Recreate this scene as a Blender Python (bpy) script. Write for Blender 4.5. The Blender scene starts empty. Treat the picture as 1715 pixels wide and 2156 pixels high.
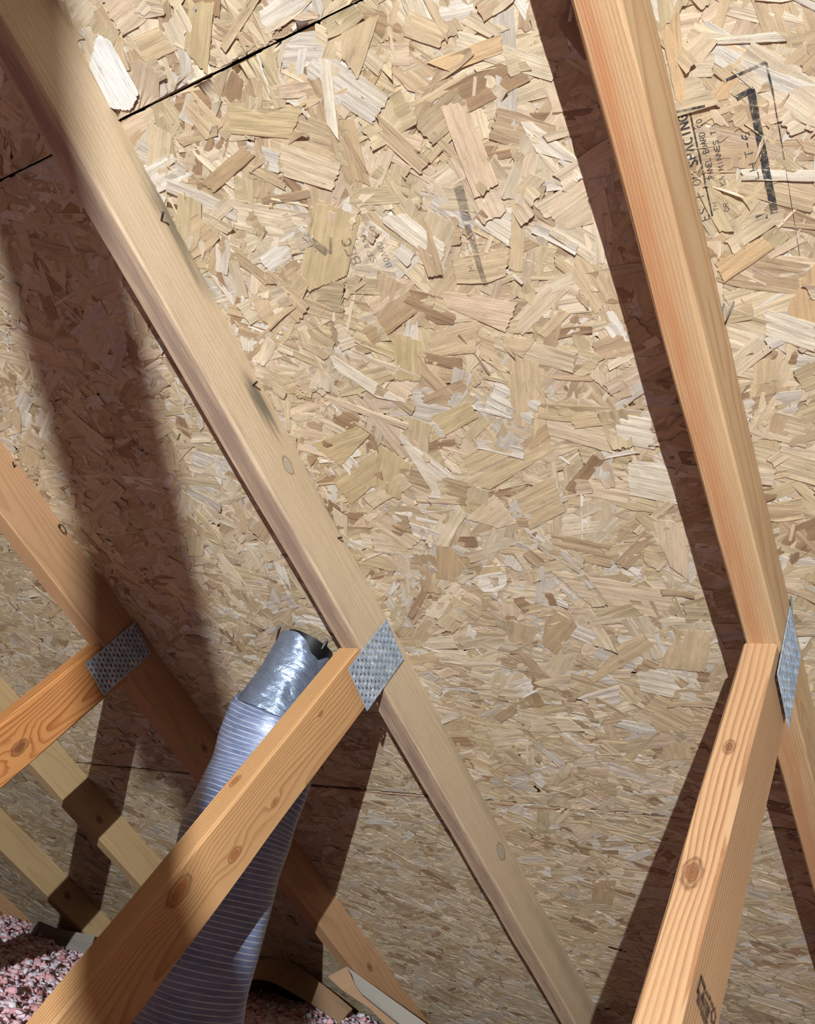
import bpy, bmesh, math, random
import numpy as np
from mathutils import Vector, Matrix, noise
from mathutils.bvhtree import BVHTree

random.seed(7)
rng = np.random.default_rng(11)

# ------------------------------------------------------------------ frame of the roof
# roof coordinates: u across the trusses, v up the slope, w away from the sheathing into the attic
PITCH = math.atan(0.5)
CS, SN = math.cos(PITCH), math.sin(PITCH)
ZOFF = 1.36
AX = Matrix(((-1, 0, 0), (0, CS, SN), (0, SN, -CS))).transposed()   # columns: u, v, w in world
AXN = np.array(AX)


def D(u, v, w):
    p = AX @ Vector((u, v, w))
    return Vector((p.x, p.y, p.z + ZOFF))


# ------------------------------------------------------------------ camera
cam_d = bpy.data.cameras.new('camera')
cam = bpy.data.objects.new('camera', cam_d)
bpy.context.scene.collection.objects.link(cam)
R = ((-0.8394, -0.5162, 0.1704), (0.0734, -0.4183, -0.9053), (0.5386, -0.7474, 0.3890))
rx = Vector(R[0]).normalized()
rz = Vector(R[2]); rz = (rz - rx * rz.dot(rx)).normalized()
ry = rz.cross(rx)
cm = Matrix((rx, -ry, -rz)).transposed().to_4x4()
cm.translation = Vector((-0.1973, 0.3859, -0.7862 + ZOFF))
cam.matrix_world = cm
cam_d.sensor_fit = 'VERTICAL'
cam_d.sensor_height = 24
cam_d.lens = 1856.59 / 2156 * 24
cam_d.shift_y = 70.4 / 2156
cam_d.clip_start = 0.02
bpy.context.scene.camera = cam

# ------------------------------------------------------------------ light: one small bright work light
world = bpy.data.worlds.new('world')
bpy.context.scene.world = world
world.use_nodes = True
world.node_tree.nodes['Background'].inputs[0].default_value = (0.9, 0.8, 0.7, 1)
world.node_tree.nodes['Background'].inputs[1].default_value = 0.0

LIGHT = (0.90, 1.48, 1.41)
ld = bpy.data.lights.new('work_light', 'SPOT')
ld.energy = 500
ld.color = (0.91, 0.965, 1.0)
ld.shadow_soft_size = 0.0065
ld.spot_size = math.radians(84)
ld.spot_blend = 1.0
lo = bpy.data.objects.new('work_light', ld)
lo.location = D(*LIGHT)
aim = D(-1.8, -1.8, 0.0) - lo.location
lo.rotation_euler = aim.to_track_quat('-Z', 'Y').to_euler()
bpy.context.scene.collection.objects.link(lo)

vs = bpy.context.scene.view_settings
vs.view_transform = 'Standard'
vs.look = 'None'
vs.exposure = 0.50
vs.gamma = 1.0
vs.use_curve_mapping = False

COL = bpy.context.scene.collection


# ------------------------------------------------------------------ helpers
def s2l(c):
    return tuple(0.68 * ((x / 255) / 12.92 if x <= 10 else ((x / 255 + 0.055) / 1.055) ** 2.4) for x in c)


def rgba(c):
    return (*s2l(c), 1)


def tag(o, label=None, cat=None, group=None, kind=None):
    if label: o['label'] = label
    if cat: o['category'] = cat
    if group: o['group'] = group
    if kind: o['kind'] = kind
    return o


def empty(name, loc):
    o = bpy.data.objects.new(name, None)
    o.empty_display_size = 0.05
    o.location = loc
    COL.objects.link(o)
    return o


def link(name, me, mats, parent=None, mw=None):
    o = bpy.data.objects.new(name, me)
    COL.objects.link(o)
    for m in (mats if isinstance(mats, (list, tuple)) else [mats]):
        me.materials.append(m)
    if parent is not None:
        o.parent = parent
        o.matrix_parent_inverse = Matrix.Identity(4)
        pm = parent_world(parent)
        o.matrix_basis = pm.inverted() @ (mw or Matrix.Identity(4))
    elif mw is not None:
        o.matrix_basis = mw
    o['_w'] = [x for r in (mw or Matrix.Identity(4)) for x in r]
    return o


def parent_world(p):
    if '_w' in p:
        a = list(p['_w'])
        return Matrix([a[i * 4:i * 4 + 4] for i in range(4)])
    m = Matrix.Translation(p.location)
    return m


def mesh_py(name, vs_, fs, smooth=False):
    me = bpy.data.meshes.new(name)
    me.from_pydata([tuple(v) for v in vs_], [], fs)
    me.update()
    if smooth:
        for p in me.polygons: p.use_smooth = True
    return me


def frame(origin, xd, yd):
    """world matrix with local X along xd, Y near yd"""
    x = Vector(xd).normalized()
    y = Vector(yd); y = (y - x * y.dot(x)).normalized()
    z = x.cross(y)
    m = Matrix((x, y, z)).transposed().to_4x4()
    m.translation = origin
    return m


def DV(u, v, w):
    return AX @ Vector((u, v, w))


# ------------------------------------------------------------------ node helpers
class NT:
    def __init__(s, name):
        s.m = bpy.data.materials.new(name)
        s.m.use_nodes = True
        s.t = s.m.node_tree
        s.t.nodes.clear()
        s.out = s.n('ShaderNodeOutputMaterial')
        s.b = s.n('ShaderNodeBsdfPrincipled')
        s.l(s.b.outputs[0], s.out.inputs[0])

    def n(s, typ, **kw):
        x = s.t.nodes.new(typ)
        for k, v in kw.items(): setattr(x, k, v)
        return x

    def l(s, a, b):
        s.t.links.new(a, b)

    def put(s, sock, v):
        if hasattr(v, 'is_linked') or isinstance(v, bpy.types.NodeSocket): s.l(v, sock)
        else: sock.default_value = v

    def math(s, op, a, b=None, c=None, clamp=False):
        x = s.n('ShaderNodeMath', operation=op); x.use_clamp = clamp
        s.put(x.inputs[0], a)
        if b is not None: s.put(x.inputs[1], b)
        if c is not None: s.put(x.inputs[2], c)
        return x.outputs[0]

    def vmath(s, op, a, b=None):
        x = s.n('ShaderNodeVectorMath', operation=op)
        s.put(x.inputs[0], a)
        if b is not None: s.put(x.inputs[1], b)
        return x.outputs['Value'] if op in ('DISTANCE', 'LENGTH', 'DOT_PRODUCT') else x.outputs[0]

    def noise(s, vec, scale=1.0, detail=3, rough=0.55, dist=0.0, color=False):
        x = s.n('ShaderNodeTexNoise')
        s.l(vec, x.inputs['Vector'])
        x.inputs['Scale'].default_value = scale
        x.inputs['Detail'].default_value = detail
        x.inputs['Roughness'].default_value = rough
        x.inputs['Distortion'].default_value = dist
        return x.outputs['Color' if color else 'Fac']

    def mapr(s, v, a, b, c=0.0, d=1.0, smooth=True):
        x = s.n('ShaderNodeMapRange')
        if smooth: x.interpolation_type = 'SMOOTHSTEP'
        s.put(x.inputs[0], v)
        for i, q in enumerate((a, b, c, d)): x.inputs[1 + i].default_value = q
        return x.outputs[0]

    def mix(s, f, a, b, mode='MIX'):
        x = s.n('ShaderNodeMix', data_type='RGBA', blend_type=mode)
        s.put(x.inputs[0], f); s.put(x.inputs[6], a); s.put(x.inputs[7], b)
        return x.outputs[2]

    def ramp(s, v, stops):
        x = s.n('ShaderNodeValToRGB')
        s.l(v, x.inputs[0])
        e = x.color_ramp.elements
        while len(e) < len(stops): e.new(0.5)
        for i, (p, c) in enumerate(stops):
            e[i].position = p; e[i].color = c
        return x.outputs[0]

    def scale(s, vec, v3):
        return s.vmath('MULTIPLY', vec, v3)

    def bump(s, h, strength=0.3, dist=0.001):
        x = s.n('ShaderNodeBump')
        s.l(h, x.inputs['Height'])
        x.inputs['Strength'].default_value = strength
        x.inputs['Distance'].default_value = dist
        s.l(x.outputs[0], s.b.inputs['Normal'])


def wood_mat(name, light, dark, ring=260, pith=(0.05, -0.06), knots=(), stains=(), latewood=0.5,
             fibre=0.25, blotch=None, rough=0.6, seed=0.0, sharp=0.6, wave=0.02,
             kcol=((112, 66, 40), (150, 96, 62), (80, 45, 28))):
    """lumber: growth rings round a pith running along local X, fibres, knots and marks"""
    t = NT(name)
    tc = t.n('ShaderNodeTexCoord').outputs['Object']
    off = t.vmath('ADD', tc, (seed * 3.7, seed * 1.3, seed * 2.1))
    wob = t.noise(t.scale(off, (1.6, 7, 7)), 1, 2, 0.5, color=True)
    wob = t.vmath('MULTIPLY', t.vmath('SUBTRACT', wob, (0.5, 0.5, 0.5)), (0, wave * 2, wave * 2))
    p = t.vmath('ADD', tc, wob)
    # knots push the rings aside
    sep = t.n('ShaderNodeSeparateXYZ'); t.l(p, sep.inputs[0])
    ry = t.math('SUBTRACT', sep.outputs[1], pith[0])
    rz_ = t.math('SUBTRACT', sep.outputs[2], pith[1])
    r = t.math('SQRT', t.math('ADD', t.math('MULTIPLY', ry, ry), t.math('MULTIPLY', rz_, rz_)))
    kd = None
    for (kx, ky, kz, kr, ka) in knots:
        q = t.vmath('MULTIPLY', t.vmath('SUBTRACT', tc, (kx, ky, kz)), (0.55, 1, 1))
        dist = t.vmath('LENGTH', q)
        jit = t.math('MULTIPLY', t.math('SUBTRACT', t.noise(t.scale(tc, (90, 90, 90)), 1, 2), 0.5), kr * 0.7)
        dist = t.math('ADD', dist, jit)
        push = t.mapr(dist, 0.0, kr * 4.0, kr * 0.9 * ka, 0.0)
        r = t.math('ADD', r, push)
        m = t.mapr(dist, kr * 0.6, kr * 1.1, 1.0, 0.0)
        kring = t.math('FRACT', t.math('MULTIPLY', dist, 420))
        kk = (m, kring, dist, kr)
        kd = (kd or []) + [kk]
    fr = t.math('FRACT', t.math('MULTIPLY', r, ring))
    # latewood: slow rise, quick fall
    lw = t.math('MULTIPLY', t.mapr(fr, 1 - sharp, 0.93, 0, 1), t.mapr(fr, 0.93, 1.0, 1, 0))
    soft = t.noise(t.scale(off, (3, 30, 30)), 1, 3)
    lw = t.math('MULTIPLY', lw, t.mapr(soft, 0.25, 0.75, 0.45, 1.0))
    fib = t.noise(t.scale(off, (14, 700, 700)), 1, 4, 0.65)
    fib2 = t.noise(t.scale(off, (60, 1500, 1500)), 1, 2, 0.6)
    base = t.mix(t.math('MULTIPLY', lw, latewood), rgba(light), rgba(dark))
    tone = t.noise(t.scale(off, (1.5, 9, 9)), 1, 3)
    if blotch:
        base = t.mix(t.mapr(tone, 0.42, 0.68, 0, 0.75), base, rgba(blotch))
    ff = t.math('ADD', t.math('MULTIPLY', t.math('SUBTRACT', fib, 0.5), fibre * 1.6),
                t.math('MULTIPLY', t.math('SUBTRACT', fib2, 0.5), fibre * 1.2))
    saw = t.noise(t.scale(off, (320, 1100, 1100)), 1, 3, 0.7)
    ff = t.math('ADD', ff, t.math('MULTIPLY', t.math('SUBTRACT', saw, 0.5), fibre * 1.5))
    tf = t.math('MULTIPLY', t.math('SUBTRACT', tone, 0.5), 0.42)
    val = t.math('ADD', 1.0, t.math('ADD', ff, tf))
    hsv = t.n('ShaderNodeHueSaturation'); t.l(base, hsv.inputs['Color']); t.l(val, hsv.inputs['Value'])
    c = hsv.outputs[0]
    if kd:
        for (m, kring, dist, kr) in kd:
            kc = t.mix(kring, rgba(kcol[0]), rgba(kcol[1]))
            c = t.mix(t.math('MULTIPLY', m, 0.85), c, kc)
            rim = t.math('MULTIPLY', t.mapr(dist, kr * 0.85, kr * 1.05, 0, 1), t.mapr(dist, kr * 1.1, kr * 1.4, 1, 0))
            c = t.mix(t.math('MULTIPLY', rim, 0.55), c, rgba(kcol[2]))
    for (sx, sy, sz, lx, lr, scol, amt) in stains:
        q = t.vmath('MULTIPLY', t.vmath('SUBTRACT', tc, (sx, sy, sz)), (1 / lx, 1 / lr, 1 / lr))
        dist = t.vmath('LENGTH', q)
        sn = t.noise(t.scale(off, (12, 160, 160)), 1, 4)
        dist = t.math('ADD', dist, t.math('MULTIPLY', t.math('SUBTRACT', sn, 0.5), 1.4))
        c = t.mix(t.mapr(dist, 0.1, 1.0, amt, 0.0), c, rgba(scol))
    t.l(c, t.b.inputs['Base Color'])
    t.b.inputs['Roughness'].default_value = rough
    t.b.inputs['Specular IOR Level'].default_value = 0.3
    h = t.math('ADD', t.math('MULTIPLY', lw, 0.6), t.math('MULTIPLY', fib, 0.8))
    t.bump(h, 0.45, 0.0006)
    return t.m


def flake_mat():
    t = NT('strand_board')
    uv = t.n('ShaderNodeUVMap', uv_map='grain').outputs[0]
    col = t.n('ShaderNodeAttribute', attribute_name='tint').outputs['Color']
    fine = t.noise(t.scale(uv, (22, 900, 1)), 1, 4, 0.7)
    mid = t.noise(t.scale(uv, (9, 170, 1)), 1, 3, 0.6, 0.4)
    speck = t.noise(t.scale(uv, (420, 700, 1)), 1, 2, 0.6)
    blot = t.noise(t.scale(uv, (26, 60, 1)), 1, 3, 0.6, 0.8)
    val = t.math('ADD', t.math('MULTIPLY', t.math('SUBTRACT', fine, 0.5), 0.62),
                 t.math('MULTIPLY', t.math('SUBTRACT', mid, 0.5), 0.70))
    val = t.math('ADD', val, t.math('MULTIPLY', t.math('SUBTRACT', speck, 0.5), 0.36))
    val = t.math('ADD', val, t.math('MULTIPLY', t.math('SUBTRACT', blot, 0.5), 0.55))
    val = t.math('ADD', 1.0, val)
    hsv = t.n('ShaderNodeHueSaturation'); t.l(col, hsv.inputs['Color']); t.l(val, hsv.inputs['Value'])
    # resin-darkened streaks
    st = t.mapr(t.noise(t.scale(uv, (14, 260, 1)), 1, 3, 0.6, 0.3), 0.60, 0.74, 0, 0.42)
    c = t.mix(st, hsv.outputs[0], rgba((140, 104, 70)))
    split = t.noise(t.scale(uv, (16, 420, 1)), 1, 2, 0.5, 0.2)
    sm = t.math('MULTIPLY', t.mapr(split, 0.485, 0.5, 0, 1), t.mapr(split, 0.5, 0.515, 1, 0))
    gate = t.mapr(t.noise(t.scale(uv, (30, 50, 1)), 1, 2), 0.56, 0.64, 0, .75)
    c = t.mix(t.math('MULTIPLY', sm, gate), c, rgba((96, 64, 42)))
    # damp, mildewed areas of the board (olive and grey)
    oc = t.n('ShaderNodeTexCoord').outputs['Object']
    da = t.noise(t.scale(oc, (6, 6, 0)), 1, 4, 0.65, 0.6)
    c = t.mix(t.mapr(da, 0.56, 0.72, 0, 0.36), c, rgba((178, 156, 104)))
    t.l(c, t.b.inputs['Base Color'])
    t.b.inputs['Roughness'].default_value = 0.55
    t.b.inputs['Specular IOR Level'].default_value = 0.35
    h = t.math('ADD', t.math('MULTIPLY', fine, 0.5), mid)
    h = t.math('ADD', h, t.math('MULTIPLY', t.noise(t.scale(uv, (12, 110, 1)), 1, 2, 0.5, 0.3), 2.2))
    t.bump(h, 0.6, 0.0012)
    return t.m


def plain_mat(name, col, rough=0.6, metal=0.0, nscale=40, namt=0.15, bump=0.0, spec=0.4):
    t = NT(name)
    tc = t.n('ShaderNodeTexCoord').outputs['Object']
    nz = t.noise(tc, nscale, 4, 0.6)
    val = t.math('ADD', 1.0, t.math('MULTIPLY', t.math('SUBTRACT', nz, 0.5), namt * 2))
    hsv = t.n('ShaderNodeHueSaturation'); hsv.inputs['Color'].default_value = rgba(col); t.l(val, hsv.inputs['Value'])
    t.l(hsv.outputs[0], t.b.inputs['Base Color'])
    t.b.inputs['Roughness'].default_value = rough
    t.b.inputs['Metallic'].default_value = metal
    t.b.inputs['Specular IOR Level'].default_value = spec
    if bump: t.bump(nz, bump, 0.002)
    return t.m


# ------------------------------------------------------------------ the sheathing: real strands pressed on a board
PAL = [((226, 208, 178), 3.0), ((218, 198, 164), 3.4), ((206, 182, 146), 3.0), ((220, 196, 166), 2.6),
       ((208, 188, 150), 2.2), ((194, 168, 134), 1.8), ((232, 223, 206), 1.0), ((170, 140, 108), 0.7),
       ((220, 208, 190), 1.5)]
PALC = np.array([s2l(c) for c, _ in PAL]); PALW = np.array([w for _, w in PAL]); PALW = PALW / PALW.sum()
S = 0.6096
VIS = [(-0.95, 0.35), (0.5, 0.35), (0.35, -2.3), (-1.0, -2.9), (-5.6, -2.9), (-5.6, -2.2), (-1.9, -0.3)]


class Flakes:
    def __init__(s):
        s.V = []; s.F = []; s.UV = []; s.C = []; s.n = 0

    def add(s, cu, cv, ang, ln, wd, z, tilt, curl, col, jag=0.004, thick=0.0010, nl=4, nw=3, bow=0.0, vclip=None, outline=None, endslant=0.0):
        """one strand: a grid of nl x nw, jagged ends, with a thin skirt"""
        xs = np.linspace(-0.5, 0.5, nl + 1)
        ys = np.linspace(-0.5, 0.5, nw + 1)
        X, Y = np.meshgrid(xs * ln, ys * wd, indexing='ij')
        sl = (Y / max(wd, 1e-6)) * endslant
        X = X + sl * np.sign(X) * 1.0 if endslant else X
        X[0] += rng.uniform(-jag, jag, nw + 1); X[-1] += rng.uniform(-jag, jag, nw + 1)
        wl = 1 + rng.uniform(-0.12, 0.12, nl + 1)
        tp = rng.uniform(0.55, 1.0, 2) if rng.random() < 0.35 else (1, 1)
        wl = wl * np.interp(xs, (-0.5, -0.2, 0.25, 0.5), (tp[0], 1, 1, tp[1]))
        Y = Y * wl[:, None] + bow * (X / ln) ** 2 * wd
        U0 = X.copy(); V0 = Y.copy()
        ce = (1 + (X > 0) * 1.0) if rng.random() < .5 else 1.0
        Z = z + X * tilt[0] + Y * tilt[1] + curl * (2 * X / ln) ** 2 * ce * .7
        if wd > 0.010:
            Z = Z + rng.normal(0, 0.00035) * (2 * Y / wd) ** 2 + rng.uniform(.3, 1) * min(wd, .03) * 0.013 * np.sin(Y * rng.uniform(260, 620) + rng.uniform(0, 6) + X * rng.uniform(-30, 30))
        Z = Z + rng.uniform(-1, 1) * 0.0004 * np.sin(X / ln * rng.uniform(3, 9) + rng.uniform(0, 6))
        c, sn = math.cos(ang), math.sin(ang)
        A = cu + X * c - Y * sn; B = cv + X * sn + Y * c
        if vclip: B = np.clip(B, vclip[0] + rng.uniform(0.0005, 0.003), vclip[1] - rng.uniform(0.0005, 0.003))
        Z = np.maximum(Z, 0.0001)
        top = np.stack([A.ravel(), B.ravel(), Z.ravel()], 1)
        m = nw + 1
        per = [i * m for i in range(nl + 1)] + [nl * m + j for j in range(1, m)] + [i * m + nw for i in range(nl - 1, -1, -1)] + [j for j in range(nw - 1, 0, -1)]
        bot = top[per].copy(); bot[:, 2] = np.maximum(bot[:, 2] - thick, 0)
        i0, j0 = np.meshgrid(np.arange(nl), np.arange(nw), indexing='ij')
        a = (i0 * m + j0).ravel()
        f1 = np.stack([a, a + m, a + m + 1, a + 1], 1)
        k = len(per); bi = top.shape[0] + np.arange(k); ri = bi + k
        f2 = np.stack([ri, bi, np.roll(bi, -1), np.roll(ri, -1)], 1)
        s.F.append(np.concatenate([f1, f2]) + s.n)
        s.V.append(np.concatenate([top, bot, top[per]]))
        uo = rng.uniform(0, 50, 2)
        uvt = np.stack([U0.ravel() + uo[0], V0.ravel() + uo[1]], 1)
        s.UV.append(np.concatenate([uvt, uvt[per], uvt[per]]))
        s.C.append(np.repeat(np.array([col]), top.shape[0] + 2 * k, 0))
        s.n += top.shape[0] + 2 * k

    def poly(s, pts, col, z=0.003, thick=0.0007, tilt=(0, 0), grain=None, jagends=True):
        """a strand with its own outline (u,v corners)"""
        P = np.array(pts, float); c0 = P.mean(0)
        if grain is None:
            e = np.roll(P, -1, 0) - P; k = np.argmax((e ** 2).sum(1)); grain = math.atan2(e[k, 1], e[k, 0])
        g = np.array([math.cos(grain), math.sin(grain)]); h = np.array([-g[1], g[0]])
        Q = []
        n = len(P)
        for i in range(n):
            a, b = P[i], P[(i + 1) % n]; d = b - a; L = math.hypot(*d)
            along = abs(d @ g) / max(L, 1e-9)
            k = max(1, int(L / (0.008 if along > 0.75 else 0.0022)))
            for j in range(k):
                q = a + d * j / k
                if 0 < j: q = q + (g * rng.uniform(-0.0015, 0.0015) if along < 0.75 and jagends else h * rng.uniform(-0.0004, 0.0004))
                Q.append(q)
        Q = np.array(Q); R0 = Q - c0
        Z = z + R0 @ np.array(tilt) + 0.0
        Z = np.maximum(Z, 0.0008)
        k = len(Q)
        top = np.column_stack([Q, Z]); cen = np.array([[c0[0], c0[1], z + 0.0004]])
        bot = top.copy(); bot[:, 2] -= thick
        ids = np.arange(k)
        tri = [(k, int(i), int((i + 1) % k)) for i in ids]
        s.polyF = getattr(s, 'polyF', [])
        base = s.n
        s.polyF += [tuple(base + x for x in f) for f in tri]
        rg = ids + 2 * k + 1
        f2 = np.stack([rg, ids + k + 1, np.roll(ids, -1) + k + 1, np.roll(rg, -1)], 1)
        s.F.append(f2 + base)
        allv = np.concatenate([top, cen, bot, top]); s.V.append(allv)
        rel = allv[:, :2] - c0; uo = rng.uniform(0, 50, 2)
        s.UV.append(np.stack([rel @ g + uo[0], rel @ h + uo[1]], 1))
        s.C.append(np.repeat(np.array([col]), len(allv), 0))
        s.n += len(allv)


def inside(u, v, poly):
    r = False; j = len(poly) - 1
    for i in range(len(poly)):
        a, b = poly[i], poly[j]
        if (a[1] > v) != (b[1] > v) and u < (b[0] - a[0]) * (v - a[1]) / (b[1] - a[1]) + a[0]: r = not r
        j = i
    return r


def pick(bias=0.0):
    c = PALC[rng.choice(len(PALC), p=PALW)]
    c = c * rng.uniform(0.80, 1.04) * np.array([1.0, .985, .975])
    return np.clip(c * np.array([1, 1 - bias * 0.04, 1 - bias * 0.1]), 0, 0.9)


FM = flake_mat()
HAND = []          # traced strands (filled below)


def panel(u0, u1, v0, v1, label, hand=(), wscale=1.0):
    fl = Flakes()
    # slab under the strands, its dark tint paints shade into the gaps
    e = 0.0015
    sl = [(u0 + e, v0 + e, 0), (u1 - e, v0 + e, 0), (u1 - e, v1 - e, 0), (u0 + e, v1 - e, 0)]
    sl += [(a, b, -0.012) for a, b, _ in sl]
    fl.V.append(np.array(sl)); fl.UV.append(np.array(sl)[:, :2]); fl.C.append(np.repeat(np.array([s2l((120, 90, 62))]), 8, 0))
    fl.F.append(np.array([(0, 1, 2, 3), (7, 6, 5, 4), (0, 4, 5, 1), (1, 5, 6, 2), (2, 6, 7, 3), (3, 7, 4, 0)])); fl.n = 8
    # grid cells, only where the attic can be seen
    cell = 0.1
    for iu in range(int((u1 - u0) / cell) + 1):
        for iv in range(int((v1 - v0) / cell) + 1):
            a = u0 + iu * cell; b = v0 + iv * cell
            if not inside(a + cell / 2, b + cell / 2, VIS): continue
            near = max(0.0, min(1.0, 1 - (abs(a + 0.4) * 0.55 + max(0, -b - 0.3) * 0.42)))
            # the strands get longer-aligned and thinner towards the eave side
            t = max(0.0, min(1.0, (-b - 0.45) / 0.7))
            dist = math.hypot(a - 0.2, b) 
            fine = dist < 2.4
            n = int((62 if fine else 32))
            for k in range(n):
                cu = a + rng.uniform(0, cell); cv = b + rng.uniform(0, cell)
                if not (u0 < cu < u1 and v0 < cv < v1): continue
                layer = k / n
                big = rng.random()
                if t < rng.random():
                    ang = rng.uniform(-math.pi / 2, math.pi / 2) if rng.random() < 0.75 else rng.normal(0, 0.5)
                else:
                    ang = rng.normal(0.0, 0.5)
                if big < 0.36: ln, wd = rng.uniform(0.05, 0.10), rng.uniform(0.016, 0.042) * (1 - 0.1 * t)
                elif big < 0.78: ln, wd = rng.uniform(0.03, 0.08), rng.uniform(0.007, 0.020)
                else: ln, wd = rng.uniform(0.018, 0.06), rng.uniform(0.0015, 0.006)
                if not fine: ln *= 1.2; wd *= 1.35
                z = 0.0004 + 0.0026 * layer + rng.uniform(0, 0.0006)
                tilt = (rng.normal(0, 0.010), rng.normal(0, 0.022))
                curl = 0.0
                q = rng.random()
                if q < 0.10: curl = rng.uniform(0.0008, 0.0032); z += 0.0002
                if q > 0.985: tilt = (rng.choice((-1, 1)) * rng.uniform(0.03, 0.07), rng.normal(0, 0.05)); z += 0.001
                col = pick()
                if wd < 0.006: col = np.clip(col * rng.uniform(1.0, 1.15), 0, 0.9)
                fl.add(cu, cv, ang, ln, wd, z, tilt, curl, col,
                       jag=0.0006 + wd * 0.04, nl=3 if fine else 2, nw=(max(2, min(12, int(wd / 0.0026))) if fine else 3),
                       bow=rng.normal(0, 0.15), vclip=(v0, v1), endslant=rng.normal(0, 0.010) if rng.random() < .5 else 0)
    for (pts, col, z, tilt) in hand:
        cvv = sum(p[1] for p in pts) / len(pts); cuu = sum(p[0] for p in pts) / len(pts)
        if not (v0 < cvv < v1 and u0 < cuu < u1): continue
        pts = [(a, min(max(b, v0 + .001), v1 - .001)) for a, b in pts]
        mcol = (212, 190, 156)
        colx = tuple(a * (.9 if min(col) > 215 else .55) + b * (.1 if min(col) > 215 else .45) for a, b in zip(col, mcol))
        fl.poly(pts, s2l(colx), z, 0.0009, tilt)
    V = np.concatenate(fl.V); F = np.concatenate(fl.F); UV = np.concatenate(fl.UV); C = np.concatenate(fl.C)
    tri = np.array(getattr(fl, 'polyF', []), dtype=int).reshape(-1, 3)
    o0 = D((u0 + u1) / 2, (v0 + v1) / 2, 0)
    loc = V - np.array([(u0 + u1) / 2, (v0 + v1) / 2, 0])
    # local frame: x=u, y=v ... right handed with z=w
    me = bpy.data.meshes.new('sheathing_panel')
    me.vertices.add(len(V)); me.vertices.foreach_set('co', loc.astype(np.float32).ravel())
    nl_ = F.size + tri.size
    me.loops.add(nl_); me.polygons.add(len(F) + len(tri))
    li = np.concatenate([F.ravel(), tri.ravel()]).astype(np.int32)
    me.loops.foreach_set('vertex_index', li)
    st = np.concatenate([np.arange(len(F)) * 4, F.size + np.arange(len(tri)) * 3]).astype(np.int32)
    me.polygons.foreach_set('loop_start', st)
    me.update(calc_edges=True)
    uvl = me.uv_layers.new(name='grain')
    uvl.data.foreach_set('uv', UV[li].astype(np.float32).ravel())
    ca = me.color_attributes.new('tint', 'FLOAT_COLOR', 'POINT')
    ca.data.foreach_set('color', np.concatenate([C, np.ones((len(C), 1))], 1).astype(np.float32).ravel())
    me.validate()
    me.shade_smooth()
    mw = AX.to_4x4(); mw.translation = o0
    ob = link('sheathing_panel', me, FM, ceiling, mw)
    if label: ob['label'] = label
    return ob


SEAM1, SEAM2 = 0.0, -1.2342
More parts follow.
